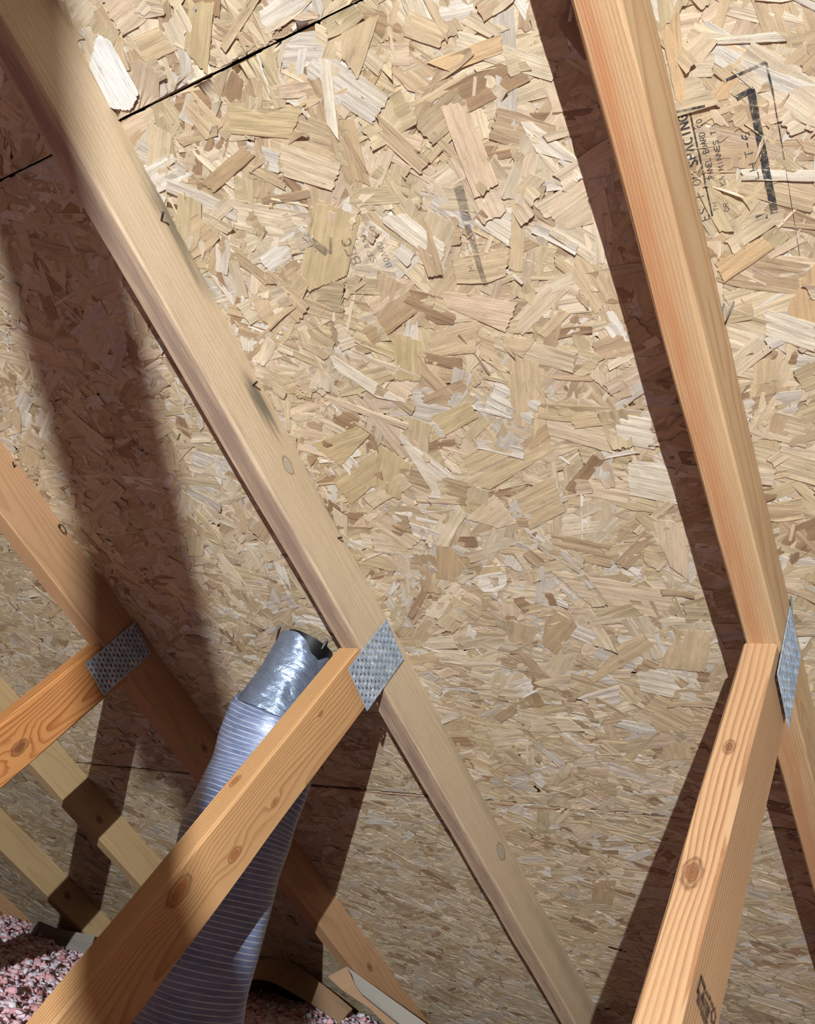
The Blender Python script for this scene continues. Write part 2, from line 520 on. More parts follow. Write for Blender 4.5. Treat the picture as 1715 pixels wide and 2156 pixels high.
# outlines of the most prominent strands, in roof coordinates (u, v), with their colour
TRACED = [
    ([(-0.2396, -0.3846), (-0.1967, -0.3986), (-0.2239, -0.4908), (-0.2608, -0.4722)], (205, 178, 138)),
    ([(-0.4579, -0.4701), (-0.4233, -0.5083), (-0.4681, -0.5586), (-0.5026, -0.532)], (192, 168, 120)),
    ([(-0.2108, -0.1121), (-0.1836, -0.1136), (-0.1791, -0.1978), (-0.209, -0.2044)], (222, 190, 160)),
    ([(-0.1659, -0.2027), (-0.151, -0.2082), (-0.1857, -0.2915), (-0.1999, -0.2857)], (205, 178, 138)),
    ([(-0.2868, -0.289), (-0.2029, -0.324), (-0.2282, -0.3536), (-0.2934, -0.3044)], (222, 190, 160)),
    ([(-0.1553, -0.3042), (-0.1388, -0.3214), (-0.2107, -0.3624), (-0.2236, -0.3475)], (222, 198, 168)),
    ([(-0.1932, -0.3639), (-0.1582, -0.3416), (-0.15, -0.3503), (-0.184, -0.3707)], (205, 178, 138)),
    ([(-0.2343, -0.357), (-0.1976, -0.3701), (-0.2189, -0.389), (-0.2372, -0.3715)], (205, 178, 138)),
    ([(-0.2098, -0.2122), (-0.1739, -0.2247), (-0.1901, -0.2619), (-0.2192, -0.2302)], (238, 230, 214)),
    ([(-0.3204, -0.193), (-0.2918, -0.1969), (-0.26, -0.243), (-0.2756, -0.2626), (-0.321, -0.1994)], (238, 230, 214)),
    ([(-0.384, -0.2776), (-0.3306, -0.2628), (-0.3101, -0.2715), (-0.3247, -0.2795), (-0.3817, -0.2967)], (222, 190, 160)),
    ([(-0.4062, -0.3106), (-0.3355, -0.2918), (-0.3257, -0.3063), (-0.3995, -0.3328)], (166, 132, 94)),
    ([(-0.3951, -0.1563), (-0.3746, -0.1644), (-0.3457, -0.1858), (-0.3939, -0.243), (-0.4522, -0.2478), (-0.4602, -0.2334)], (192, 168, 120)),
    ([(-0.1439, -0.3967), (-0.1178, -0.4141), (-0.1278, -0.4618), (-0.1507, -0.4271)], (222, 198, 168)),
    ([(-0.4667, -0.3294), (-0.3881, -0.4181), (-0.4278, -0.4022), (-0.4694, -0.3514)], (238, 230, 214)),
    ([(-0.5121, -0.3767), (-0.3989, -0.4481), (-0.4074, -0.4539), (-0.5154, -0.3885)], (222, 198, 168)),
    ([(-0.4202, -0.4561), (-0.3685, -0.5347), (-0.3797, -0.5619), (-0.4114, -0.5578), (-0.4242, -0.471)], (238, 230, 214)),
    ([(-0.5636, -0.4514), (-0.4795, -0.4371), (-0.4643, -0.4517), (-0.5346, -0.4918)], (192, 168, 120)),
    ([(-0.3485, -0.5068), (-0.2852, -0.4874), (-0.2753, -0.5124), (-0.3451, -0.535)], (205, 178, 138)),
    ([(-0.3733, -0.5464), (-0.2232, -0.5039), (-0.222, -0.5151), (-0.3259, -0.5597)], (205, 178, 138)),
    ([(-0.2175, -0.4717), (-0.1419, -0.5007), (-0.1506, -0.5318), (-0.2243, -0.4921)], (222, 198, 168)),
    ([(-0.367, -0.4423), (-0.3062, -0.4307), (-0.3021, -0.4539), (-0.3798, -0.4783)], (192, 168, 120)),
    ([(-0.2587, -0.257), (-0.1908, -0.2638), (-0.2054, -0.2914), (-0.2301, -0.294), (-0.2633, -0.2856)], (205, 178, 138)),
    ([(-0.1255, -0.2923), (-0.0979, -0.2997), (-0.0992, -0.3399), (-0.1233, -0.3566), (-0.135, -0.3094)], (205, 178, 138)),
    ([(-0.3659, -0.3223), (-0.3363, -0.3416), (-0.358, -0.3904), (-0.392, -0.3836)], (192, 168, 120)),
    ([(-0.3202, -0.3352), (-0.2547, -0.3326), (-0.2747, -0.3708), (-0.335, -0.363)], (205, 178, 138)),
    ([(-0.1401, -0.2325), (-0.0943, -0.2181), (-0.0976, -0.2624), (-0.1223, -0.262), (-0.1367, -0.2474)], (222, 198, 168)),
    ([(-0.3171, -0.0289), (-0.3061, -0.0364), (-0.332, -0.1065), (-0.3378, -0.0869)], (238, 230, 214)),
    ([(-0.252, -0.1008), (-0.1746, -0.0912), (-0.1754, -0.0996), (-0.2201, -0.1045)], (205, 178, 138)),
    ([(-0.208, -0.0708), (-0.1302, -0.0734), (-0.1343, -0.0884), (-0.1882, -0.0864)], (208, 166, 116)),
    ([(-0.3004, -0.0918), (-0.2409, -0.1327), (-0.2535, -0.1481), (-0.2885, -0.1223)], (222, 190, 160)),
    ([(-0.4062, -0.0696), (-0.3462, -0.1141), (-0.3743, -0.1419), (-0.4232, -0.1031)], (205, 178, 138)),
    ([(-0.4444, -0.0319), (-0.4042, -0.0552), (-0.3516, -0.0604), (-0.3888, -0.0854), (-0.4552, -0.0589)], (192, 168, 120)),
    ([(-0.3324, -0.0886), (-0.3066, -0.0922), (-0.3186, -0.1585), (-0.3343, -0.146)], (178, 146, 106)),
    ([(-0.2809, -0.0144), (-0.2375, -0.0176), (-0.2841, -0.0599), (-0.2926, -0.0366)], (205, 178, 138)),
    ([(-0.1093, -0.116), (-0.0959, -0.1185), (-0.0963, -0.179), (-0.1029, -0.1546)], (222, 198, 168)),
    ([(-0.1382, -0.1497), (-0.127, -0.1534), (-0.0863, -0.2094), (-0.1316, -0.1814)], (238, 230, 214)),
    ([(-0.2951, -0.5729), (-0.2351, -0.5514), (-0.2368, -0.6068), (-0.2952, -0.6314)], (205, 178, 138)),
    ([(-0.4376, -0.6292), (-0.4063, -0.6753), (-0.4412, -0.713), (-0.4704, -0.7018)], (178, 146, 106)),
    ([(-0.1322, -0.6301), (-0.0943, -0.6417), (-0.1089, -0.7314), (-0.127, -0.7064)], (222, 198, 168)),
    ([(-0.2878, -0.702), (-0.1425, -0.7453), (-0.133, -0.7706), (-0.1671, -0.7944), (-0.252, -0.7645)], (222, 198, 168)),
    ([(-0.2964, -0.9135), (-0.2247, -0.8371), (-0.155, -0.813), (-0.1579, -0.8358), (-0.1926, -0.8542), (-0.2897, -0.9184)], (205, 178, 138)),
    ([(-0.1428, -0.8178), (-0.0936, -0.8192), (-0.125, -0.8948), (-0.1867, -0.8866)], (205, 178, 138)),
    ([(-0.2173, -0.8734), (-0.1364, -0.8967), (-0.1391, -0.9604), (-0.2249, -0.9342)], (238, 230, 214)),
    ([(-0.2323, -0.9768), (-0.203, -0.9416), (-0.1551, -0.9817), (-0.1783, -1.0216), (-0.2206, -1.0241)], (205, 178, 138)),
    ([(-0.2206, -1.0241), (-0.1821, -1.0259), (-0.1795, -1.08), (-0.2239, -1.0882)], (205, 178, 138)),
    ([(-0.3223, -0.7845), (-0.2916, -0.775), (-0.2818, -0.8053), (-0.3314, -0.8601), (-0.3481, -0.8394)], (178, 146, 106)),
    ([(-0.4498, -1.4494), (-0.4006, -1.4385), (-0.4331, -1.5287), (-0.4704, -1.519)], (178, 146, 106)),
    ([(-0.3879, -1.0239), (-0.3443, -1.0687), (-0.3501, -1.0771), (-0.386, -1.0384)], (238, 230, 214)),
    ([(-0.4486, -1.2801), (-0.3727, -1.2737), (-0.4342, -1.3329)], (222, 198, 168)),
    ([(0.0304, -0.186), (0.0691, -0.156), (0.072, -0.165), (0.0473, -0.1904), (0.0313, -0.1895)], (208, 166, 116)),
    ([(0.0331, -0.1382), (0.0912, -0.1517), (0.0993, -0.162), (0.0294, -0.1403)], (238, 230, 214)),
    ([(0.0462, -0.2523), (0.1045, -0.271), (0.1031, -0.2804), (0.0444, -0.2618)], (238, 230, 214)),
    ([(0.0281, -0.1799), (0.0329, -0.19), (0.0436, -0.2133), (0.0318, -0.2069)], (222, 198, 168)),
    ([(0.0707, -0.2043), (0.086, -0.2046), (0.0932, -0.2169), (0.0911, -0.2227), (0.0653, -0.2212)], (222, 190, 160)),
    ([(0.0751, -0.3706), (0.0923, -0.3553), (0.0832, -0.448), (0.0615, -0.3968)], (208, 166, 116)),
    ([(0.0428, -0.3908), (0.0836, -0.4152), (0.0793, -0.4456), (0.038, -0.4184)], (238, 230, 214)),
    ([(0.0061, -0.3327), (0.0525, -0.3182), (0.0612, -0.3314), (0.0099, -0.3541)], (208, 166, 116)),
    ([(0.022, -0.4414), (0.045, -0.4463), (0.0409, -0.4709), (0.0165, -0.4717)], (205, 178, 138)),
    ([(0.0058, -0.1019), (0.0235, -0.1085), (0.0112, -0.1852), (0.0047, -0.1769)], (208, 166, 116)),
    ([(-0.5591, 0.082), (-0.5481, 0.0707), (-0.5456, 0.0159), (-0.5622, 0.0059), (-0.5741, 0.0062), (-0.5935, 0.0164), (-0.5921, 0.0605)], (245, 242, 236)),
    ([(-0.4799, -0.0044), (-0.4607, -0.0468), (-0.4926, -0.0537), (-0.5027, -0.0175)], (205, 178, 138)),
    ([(-0.4317, 0.0658), (-0.4039, 0.0554), (-0.451, 0.002), (-0.4641, 0.0316)], (192, 168, 120)),
    ([(-0.5191, 0.0637), (-0.4827, 0.0609), (-0.4727, 0.0346), (-0.5205, 0.037)], (205, 178, 138)),
    ([(-0.5274, -0.0916), (-0.4501, -0.0752), (-0.44, -0.0883), (-0.5153, -0.1076)], (166, 132, 94)),
    ([(-0.4128, -0.0736), (-0.3962, -0.0866), (-0.4137, -0.1161), (-0.4275, -0.1055)], (222, 198, 168)),
    ([(-0.2084, -0.0242), (-0.1759, -0.0506), (-0.1917, -0.0637), (-0.222, -0.0422)], (205, 178, 138)),
    ([(-0.4026, -0.086), (-0.3969, -0.0878), (-0.3411, -0.1284), (-0.3654, -0.1499), (-0.4153, -0.1188)], (222, 198, 168)),
    ([(-0.1354, -0.4793), (-0.0975, -0.4924), (-0.1022, -0.5335), (-0.143, -0.517)], (238, 230, 214)),
    ([(-0.1399, -0.5478), (-0.0872, -0.5623), (-0.0962, -0.6128), (-0.1488, -0.5919)], (238, 230, 214)),
    ([(-0.1982, -0.5638), (-0.1441, -0.5854), (-0.1554, -0.6055), (-0.2075, -0.5843)], (222, 198, 168)),
    ([(-0.3805, -0.6019), (-0.3246, -0.5691), (-0.3078, -0.6181), (-0.3377, -0.6229)], (222, 198, 168)),
    ([(-0.4414, -0.5499), (-0.3667, -0.5675), (-0.3747, -0.5784), (-0.441, -0.5661)], (222, 198, 168)),
    ([(-0.5611, -0.5133), (-0.47, -0.4789), (-0.4842, -0.524), (-0.5501, -0.5567)], (192, 168, 120)),
    ([(-0.1874, -0.4699), (-0.1364, -0.4727), (-0.1415, -0.491), (-0.1876, -0.4896)], (205, 178, 138)),
    ([(-0.2585, -0.4981), (-0.22, -0.4773), (-0.2227, -0.504), (-0.251, -0.5133)], (178, 146, 106)),
]
for q_, (pts_, col_) in enumerate(TRACED):
    white_ = min(col_) > 205
    HAND.append((pts_, col_, 0.0034 + 0.0010 * ((q_ * 7) % 5) / 4 + (0.004 if col_ == (245, 242, 236) else 0),
                 (rng.normal(0, .008), rng.normal(0, .008) - .006)))
ceiling = empty('ceiling', D(0, 0, 0))
tag(ceiling, 'sloping underside of the roof of pressed wood strand board sheathing', None, None, 'structure')

P_mid = panel(-1.2, 1.24, SEAM2, SEAM1, 'pale strand board with stamped black ink marks', HAND)
panel(-3.64, -1.2, SEAM2, SEAM1, None)
panel(-0.6, 1.84, SEAM1, SEAM1 + 1.2192, 'strand board above the black seam', HAND)
panel(-3.04, -0.6, SEAM1, SEAM1 + 1.2192, None, HAND)
panel(-0.6, 1.84, SEAM2 - 1.2192, SEAM2, 'greyer strand board towards the eave', HAND)
panel(-3.04, -0.6, SEAM2 - 1.2192, SEAM2 - .005, None)
panel(-5.48, -3.04, SEAM2 - 1.2192, SEAM2, None)
panel(-0.6, 1.84, SEAM2 - 2 * 1.2192, SEAM2 - 1.2192, None)
panel(-3.04, -0.6, SEAM2 - 2 * 1.2192, SEAM2 - 1.2192, None)
panel(-5.48, -3.04, SEAM2 - 2 * 1.2192, SEAM2 - 1.2192, None)
panel(-5.9, -3.64, SEAM2, SEAM1, None)
panel(-5.9, -3.04, SEAM1, 3.0, None)
panel(-3.04, 3.2, SEAM1 + 1.2192, 3.0, None)
panel(1.84, 3.2, -3.3, SEAM1 + 1.2192, None)

# BVH of the main panel so that ink follows the strands
def bvh_of(ob, mw):
    me = ob.data
    vsn = [mw @ v.co for v in me.vertices]
    return BVHTree.FromPolygons(vsn, [tuple(p.vertices) for p in me.polygons])


_mw = AX.to_4x4(); _mw.translation = D(0.02, (SEAM2 + SEAM1) / 2, 0)
BV = bvh_of(P_mid, _mw)
WN = DV(0, 0, 1)


def surf(u, v, lift=0.00015):
    o = D(u, v, 0.08)
    h = BV.ray_cast(o, -WN)
    w = 0.0048 if h[0] is None else 0.08 - (h[0] - o).length
    return w + lift


def ink_mat(name, col, amt):
    t = NT(name)
    tc = t.n('ShaderNodeTexCoord').outputs['Object']
    nz = t.noise(tc, 260, 4, 0.7)
    nz2 = t.noise(tc, 45, 3, 0.6)
    tr = t.n('ShaderNodeBsdfTransparent'); mx = t.n('ShaderNodeMixShader')
    f = t.math('MULTIPLY', t.mapr(nz, 0.3, 0.6, 0.45, 1), t.mapr(nz2, 0.3, 0.62, 0.45, 1.0))
    f = t.math('MULTIPLY', f, amt)
    t.l(f, mx.inputs[0]); t.l(tr.outputs[0], mx.inputs[1]); t.l(t.b.outputs[0], mx.inputs[2])
    t.l(mx.outputs[0], t.out.inputs[0])
    t.b.inputs['Base Color'].default_value = rgba(col)
    t.b.inputs['Roughness'].default_value = 0.8
    return t.m


INK = ink_mat('stamp_ink', (38, 38, 46), 0.92)
INK_FAINT = ink_mat('faded_stamp_ink', (70, 66, 68), 0.42)
CHALK = ink_mat('red_chalk', (170, 60, 50), 0.75)


def ink_strokes(name, strokes, mat, parent, label=None):
    """strokes: (list of (u,v), width) laid on the strands"""
    Vv, Ff = [], []
    o0 = D(*strokes[0][0][0], 0)
    for pts, wd in strokes:
        q = [Vector((*p, 0)) for p in pts]
        for a, b in zip(q[:-1], q[1:]):
            L = (b - a).length; n = max(1, int(L / 0.0022)); d = (b - a).normalized(); nn = Vector((-d.y, d.x, 0))
            m = max(1, int(wd / 0.0025))
            g = []
            for i in range(n + 1):
                row = []
                for j in range(m + 1):
                    p = a + (b - a) * i / n + nn * wd * (j / m - 0.5) * (1 + 0.12 * noise.noise(Vector((i * .3, j, L * 90))))
                    w = surf(p.x, p.y)
                    row.append(len(Vv)); Vv.append(D(p.x, p.y, w) - o0)
                g.append(row)
            for i in range(n):
                for j in range(m):
                    Ff.append((g[i][j], g[i + 1][j], g[i + 1][j + 1], g[i][j + 1]))
    me = mesh_py(name, Vv, Ff)
    ob = link(name, me, mat, parent, Matrix.Translation(o0))
    if label: ob['label'] = label
    return ob


GL = {  # stroke letters on a 0..1 grid (x along, y up)
    'A': [[(0, 0), (.5, 1), (1, 0)], [(.2, .4), (.8, .4)]], 'B': [[(0, 0), (0, 1), (.7, 1), (.9, .78), (.7, .52), (0, .52)], [(.7, .52), (1, .26), (.75, 0), (0, 0)]],
    'C': [[(1, .85), (.6, 1), (.15, .85), (0, .5), (.15, .15), (.6, 0), (1, .15)]], 'D': [[(0, 0), (0, 1), (.6, 1), (1, .7), (1, .3), (.6, 0), (0, 0)]],
    'E': [[(1, 1), (0, 1), (0, 0), (1, 0)], [(0, .5), (.8, .5)]], 'F': [[(1, 1), (0, 1), (0, 0)], [(0, .5), (.8, .5)]],
    'G': [[(1, .85), (.6, 1), (.15, .85), (0, .5), (.15, .15), (.6, 0), (1, .15), (1, .5), (.6, .5)]],
    'H': [[(0, 0), (0, 1)], [(1, 0), (1, 1)], [(0, .5), (1, .5)]], 'I': [[(.5, 0), (.5, 1)]],
    'K': [[(0, 0), (0, 1)], [(1, 1), (0, .45), (1, 0)]], 'L': [[(0, 1), (0, 0), (1, 0)]],
    'M': [[(0, 0), (0, 1), (.5, .4), (1, 1), (1, 0)]], 'N': [[(0, 0), (0, 1), (1, 0), (1, 1)]],
    'O': [[(.5, 0), (.1, .2), (0, .5), (.1, .8), (.5, 1), (.9, .8), (1, .5), (.9, .2), (.5, 0)]],
    'P': [[(0, 0), (0, 1), (.8, 1), (1, .75), (.8, .5), (0, .5)]], 'R': [[(0, 0), (0, 1), (.8, 1), (1, .75), (.8, .5), (0, .5)], [(.5, .5), (1, 0)]],
    'S': [[(1, .85), (.6, 1), (.15, .9), (.05, .7), (.9, .35), (.95, .12), (.5, 0), (0, .12)]],
    'T': [[(0, 1), (1, 1)], [(.5, 1), (.5, 0)]], 'U': [[(0, 1), (0, .2), (.5, 0), (1, .2), (1, 1)]],
    '6': [[(.9, .9), (.5, 1), (.1, .7), (0, .3), (.4, 0), (.9, .1), (1, .35), (.6, .55), (.05, .4)]], '.': [[(.4, 0), (.6, .08)]],
    '-': [[(.1, .5), (.9, .5)]], '1': [[(.2, .8), (.5, 1), (.5, 0)]], 'Z': [[(0, 1), (1, 1), (0, 0), (1, 0)]],
}


def letters(txt, u, v0, adv, hgt, wd, skip=()):
    """text reading up the slope: baseline at u, letter tops towards -u"""
    out = []; v = v0
    for k, ch in enumerate(txt):
        if ch in GL and k not in skip:
            for st in GL[ch]:
                out.append(([(u - y * hgt, v + x * adv * 0.72) for x, y in st], wd))
        v += adv
    return out


ink_strokes('printed_line', [([(0.0135, -0.191), (0.0132, -0.287)], 0.0016), ([(-0.004, -0.1865), (0.0275, -0.1895)], 0.0022),
                             ([(0.048, -0.1755), (0.081, -0.1725)], 0.0028), ([(0.081, -0.1725), (0.0822, -0.20)], 0.0018),
                             ([(0.0822, -0.2), (0.0819, -0.255)], 0.0011), ([(0.0819, -0.262), (0.0805, -0.345)], 0.0007)], INK, P_mid,
            'thin black ink border of the stamp')
ink_strokes('printed_bar', [([(0.0655, -0.1895), (0.0662, -0.2995)], 0.0066), ([(0.053, -0.1925), (0.068, -0.1895)], 0.005),
                            ([(0.050, -0.2995), (0.0605, -0.2995)], 0.004)], INK, P_mid, 'thick black ink bar')
ink_strokes('printed_lettering', letters('SPACING', 0.0105, -0.2375, 0.0068, 0.0085, 0.0017) +
            letters('ES T OM', 0.0100, -0.2890, 0.0068, 0.0075, 0.0010) +
            letters('PANEL BOARD CO.', 0.0218, -0.2530, 0.0039, 0.0048, 0.0008) +
            letters('MINNESOTA', 0.0315, -0.2480, 0.0046, 0.0045, 0.0008, skip=(6,)) +
            letters('KA', 0.0300, -0.2620, 0.0045, 0.0045, 0.0007) + letters('TH', 0.0200, -0.2830, 0.0045, 0.0045, 0.0007) +
            letters('OR', 0.0290, -0.2860, 0.0045, 0.0045, 0.0007) +
            letters('T-6', 0.0580, -0.2440, 0.0078, 0.0065, 0.0010) + letters('LH', 0.0590, -0.2640, 0.0080, 0.0065, 0.0009),
            INK, P_mid, 'black stamped capitals reading up the slope')
ink_strokes('faded_print', [([(-0.222, -0.188), (-0.226, -0.224)], 0.011), ([(-0.2275, -0.2276), (-0.2316, -0.2974)], 0.0065),
                            ([(-0.425, -0.184), (-0.405, -0.212)], 0.010), ([(-0.402, -0.214), (-0.392, -0.196)], 0.004)] +
            letters('MILL', -0.2365, -0.2760, 0.0078, 0.007, 0.0011) + letters('BEC', -0.3690, -0.2330, 0.011, 0.012, 0.0024) +
            letters('BOARD CO', -0.3330, -0.2470, 0.0062, 0.007, 0.0013) + letters('SPAN', -0.3480, -0.2380, 0.0085, 0.008, 0.0016),
            INK_FAINT, P_mid, 'faded grey stamp in the middle of the board')


# ------------------------------------------------------------------ the rest of the attic shell (closes the space the light bounces in)
def box_mesh(name, x0, x1, y0, y1, z0, z1):
    v = [(x0, y0, z0), (x1, y0, z0), (x1, y1, z0), (x0, y1, z0), (x0, y0, z1), (x1, y0, z1), (x1, y1, z1), (x0, y1, z1)]
    return mesh_py(name, v, [(3, 2, 1, 0), (4, 5, 6, 7), (0, 1, 5, 4), (1, 2, 6, 5), (2, 3, 7, 6), (3, 0, 4, 7)])


M_BOARD = plain_mat('plain_sheathing', (176, 124, 84), 0.7, nscale=30, namt=0.25)
M_DRY = plain_mat('drywall', (205, 200, 190), 0.9, nscale=10, namt=0.03)
tag(link('floor', box_mesh('floor', -3.2, 5.9, -1.9, 7.4, -0.02, 0.0), M_DRY), 'drywall ceiling seen from above, under the insulation', kind='structure')
ry_, rzz = CS * 3.0, ZOFF + SN * 3.0
far = mesh_py('ceiling', [(-3.2, ry_, rzz), (5.9, ry_, rzz), (5.9, ry_ + 2 * rzz, 0), (-3.2, ry_ + 2 * rzz, 0),
                          (-3.2, ry_, rzz + .014), (5.9, ry_, rzz + .014), (5.9, ry_ + 2 * rzz, .014), (-3.2, ry_ + 2 * rzz, .014)],
              [(3, 2, 1, 0), (4, 5, 6, 7), (0, 1, 5, 4), (1, 2, 6, 5), (2, 3, 7, 6), (3, 0, 4, 7)])
tag(link('ceiling', far, M_BOARD), 'opposite roof slope of the attic', kind='structure')
for nm, x in (('wall_right', -3.22), ('wall_left', 5.9)):
    y0 = -ZOFF / SN * CS
    me = mesh_py(nm, [(x, y0, 0), (x, ry_, rzz), (x, ry_ + 2 * rzz, 0), (x + .02, y0, 0), (x + .02, ry_, rzz), (x + .02, ry_ + 2 * rzz, 0)],
                 [(0, 1, 2), (5, 4, 3), (0, 3, 4, 1), (1, 4, 5, 2), (2, 5, 3, 0)])
    tag(link(nm, me, M_BOARD), 'gable end wall of the attic', kind='structure')


# ------------------------------------------------------------------ lumber
def beam_mesh(name, x0, x1, depth, thick, sh0=0.0, sh1=0.0, step=0.06, cham=0.0028, amp=0.0009, seed=0, wane=0.0):
    """board along X, depth in Y, thickness in Z; ends sheared by sh*y"""
    d, h = depth / 2, thick / 2
    n = max(2, int((x1 - x0) / step))
    V, F = [], []
    for i in range(n + 1):
        f = i / n; x = x0 + (x1 - x0) * f
        k = 0
        for (sy, sz) in ((-1, -1), (1, -1), (1, 1), (-1, 1)):
            c = cham * (1 + 0.8 * noise.noise(Vector((x * 6, sy * 5 + seed, sz * 9)))) + (wane if (sy, sz) == (-1, 1) else 0) * max(0, noise.noise(Vector((x * 2.0, seed, 3))))
            a = amp * noise.noise(Vector((x * 9, sy * 3.1 + seed, sz * 2.7)))
            b = amp * noise.noise(Vector((x * 9, sy * 7.1 + seed, sz * 4.7)))
            pts = [(sy * (d + a), sz * (h + b - c)), (sy * (d + a - c), sz * (h + b))]
            if (sy, sz) in ((-1, -1), (1, 1)): order = pts if (sy, sz) == (1, 1) else pts
            else: order = pts[::-1]
            for (y, z) in order:
                xx = x + (sh0 * (1 - f) + sh1 * f) * y
                V.append((xx, y, z)); k += 1
    m = 8
    for i in range(n):
        for j in range(m):
            a, b = i * m + j, i * m + (j + 1) % m
            F.append((a, b, b + m, a + m))
    F.append(tuple(range(m))[::-1]); F.append(tuple(n * m + j for j in range(m)))
    me = mesh_py(name, V, F)
    bm = bmesh.new(); bm.from_mesh(me); bmesh.ops.recalc_face_normals(bm, faces=bm.faces); bm.to_mesh(me); bm.free()
    return me


def plate_mesh(L, W, t=0.0011, px=0.0079, py=0.0130, sl=0.0098, sw=0.0037, seed=0):
    """punched truss plate: X length, Y width; staggered slots with turned lips"""
    nx = max(1, int(round(L / px))); ny = int(round(W / py))
    V, F = [], []
    rr = random.Random(seed)
    for i in range(nx):
        cx0 = -L / 2 + L * i / nx; cx1 = -L / 2 + L * (i + 1) / nx
        shift = (i % 2) * 0.5
        edges = [-W / 2] + [-W / 2 + W * (j + shift) / ny for j in range(0 if shift else 1, ny)] + [W / 2]
        for j in range(len(edges) - 1):
            a, b = edges[j], edges[j + 1]
            cxm, cym = (cx0 + cx1) / 2, (a + b) / 2
            k = len(V)
            z = t + rr.uniform(-.0001, .0001)
            V += [(cx0, a, t), (cx1, a, t), (cx1, b, t), (cx0, b, t)]
            if b - a < py * 0.8:
                F.append((k, k + 1, k + 2, k + 3)); continue
            hx, hy = sw / 2, sl / 2
            V += [(cxm - hx, cym - hy, t), (cxm + hx, cym - hy, t), (cxm + hx, cym + hy, t), (cxm - hx, cym + hy, t)]
            F += [(k, k + 1, k + 5, k + 4), (k + 1, k + 2, k + 6, k + 5), (k + 2, k + 3, k + 7, k + 6), (k + 3, k, k + 4, k + 7)]
            # slot walls turned down into the wood, with curled teeth roots at both ends
            dz = -0.0002
            V += [(cxm - hx, cym - hy, dz), (cxm + hx, cym - hy, dz), (cxm + hx, cym + hy, dz), (cxm - hx, cym + hy, dz)]
            for q in range(4): F.append((k + 4 + q, k + 4 + (q + 1) % 4, k + 8 + (q + 1) % 4, k + 8 + q))
            e = sl * rr.uniform(.16, .3)
            V += [(cxm - hx, cym - hy + e, t * .1), (cxm + hx, cym - hy + e, t * .1), (cxm + hx, cym + hy - e, t * .1), (cxm - hx, cym + hy - e, t * .1)]
            F += [(k + 4, k + 5, k + 13, k + 12), (k + 14, k + 6, k + 7, k + 15)]
            # raised rim lip
            r = rr.uniform(0.0002, 0.0007)
            V += [(cxm - hx, cym - hy, t + r), (cxm - hx, cym + hy, t + r), (cxm + hx, cym - hy, t + r * .5), (cxm + hx, cym + hy, t + r * .5)]
            F += [(k + 4, k + 7, k + 17, k + 16), (k + 6, k + 5, k + 18, k + 19)]
    k = len(V)
    V += [(-L / 2, -W / 2, t), (L / 2, -W / 2, t), (L / 2, W / 2, t), (-L / 2, W / 2, t), (-L / 2, -W / 2, -.0003), (L / 2, -W / 2, -.0003), (L / 2, W / 2, -.0003), (-L / 2, W / 2, -.0003)]
    for q in range(4): F.append((k + q, k + (q + 1) % 4, k + 4 + (q + 1) % 4, k + 4 + q))
    return mesh_py('connector_plate', V, F)


def steel_mat():
    t = NT('galvanised_steel')
    tc = t.n('ShaderNodeTexCoord').outputs['Object']
    v = t.n('ShaderNodeTexVoronoi'); t.l(tc, v.inputs['Vector']); v.inputs['Scale'].default_value = 130
    n = t.noise(tc, 300, 4, 0.7)
    f = t.math('ADD', t.math('MULTIPLY', v.outputs['Color'], 0.4), t.math('MULTIPLY', n, 0.6))
    c = t.ramp(f, [(0.2, rgba((138, 156, 176))), (0.5, rgba((184, 200, 216))), (0.75, rgba((232, 240, 250)))])
    t.l(c, t.b.inputs['Base Color'])
    t.b.inputs['Metallic'].default_value = 0.35
    t.l(t.mapr(n, 0.3, 0.7, 0.28, 0.5), t.b.inputs['Roughness'])
    t.bump(n, 0.35, 0.001)
    return t.m


STEEL = steel_mat()
NAIL = plain_mat('rusty_nail_steel', (70, 62, 58), 0.5, 0.6)
BRIGHT = plain_mat('bright_wire', (170, 176, 180), 0.35, 0.8)


def rod(name, a, b, r, mat, parent, n=6, head=0.0):
    a, b = Vector(a), Vector(b); z = (b - a).normalized()
    x = z.orthogonal().normalized(); y = z.cross(x)
    V, F = [], []
    prof = [(0, r), (1, r)]
    if head: prof = [(0, head), (0.02, head), (0.021, r), (0.9, r), (1, r * .15)]
    L = (b - a).length
    for f, rr in prof:
        for k in range(n):
            q = 2 * math.pi * k / n
            V.append(z * (L * f) + x * rr * math.cos(q) + y * rr * math.sin(q))
    for i in range(len(prof) - 1):
        for k in range(n): F.append((i * n + k, i * n + (k + 1) % n, (i + 1) * n + (k + 1) % n, (i + 1) * n + k))
    F.append(tuple(range(n))[::-1]); F.append(tuple((len(prof) - 1) * n + k for k in range(n)))
    return link(name, mesh_py(name, V, F), mat, parent, Matrix.Translation(a))


def loop_wire(name, pts, r, mat, parent):
    V, F = [], []
    P = [Vector(p) for p in pts]; n = 6; o = P[0].copy()
    for i, p in enumerate(P):
        t = (P[min(i + 1, len(P) - 1)] - P[max(i - 1, 0)]).normalized()
        x = t.cross(Vector((0.13, 0.4, 0.9))).normalized(); y = t.cross(x)
        for k in range(n):
            q = 2 * math.pi * k / n
            V.append(p - o + x * r * math.cos(q) + y * r * math.sin(q))
    for i in range(len(P) - 1):
        for k in range(n): F.append((i * n + k, i * n + (k + 1) % n, (i + 1) * n + (k + 1) % n, (i + 1) * n + k))
    return link(name, mesh_py(name, V, F, True), mat, parent, Matrix.Translation(o))


H = 0.019


def chord_u(u0, du, yaw, lean, v, w):
    return u0 + du + yaw * (v + 0.8) + lean * w / 0.089


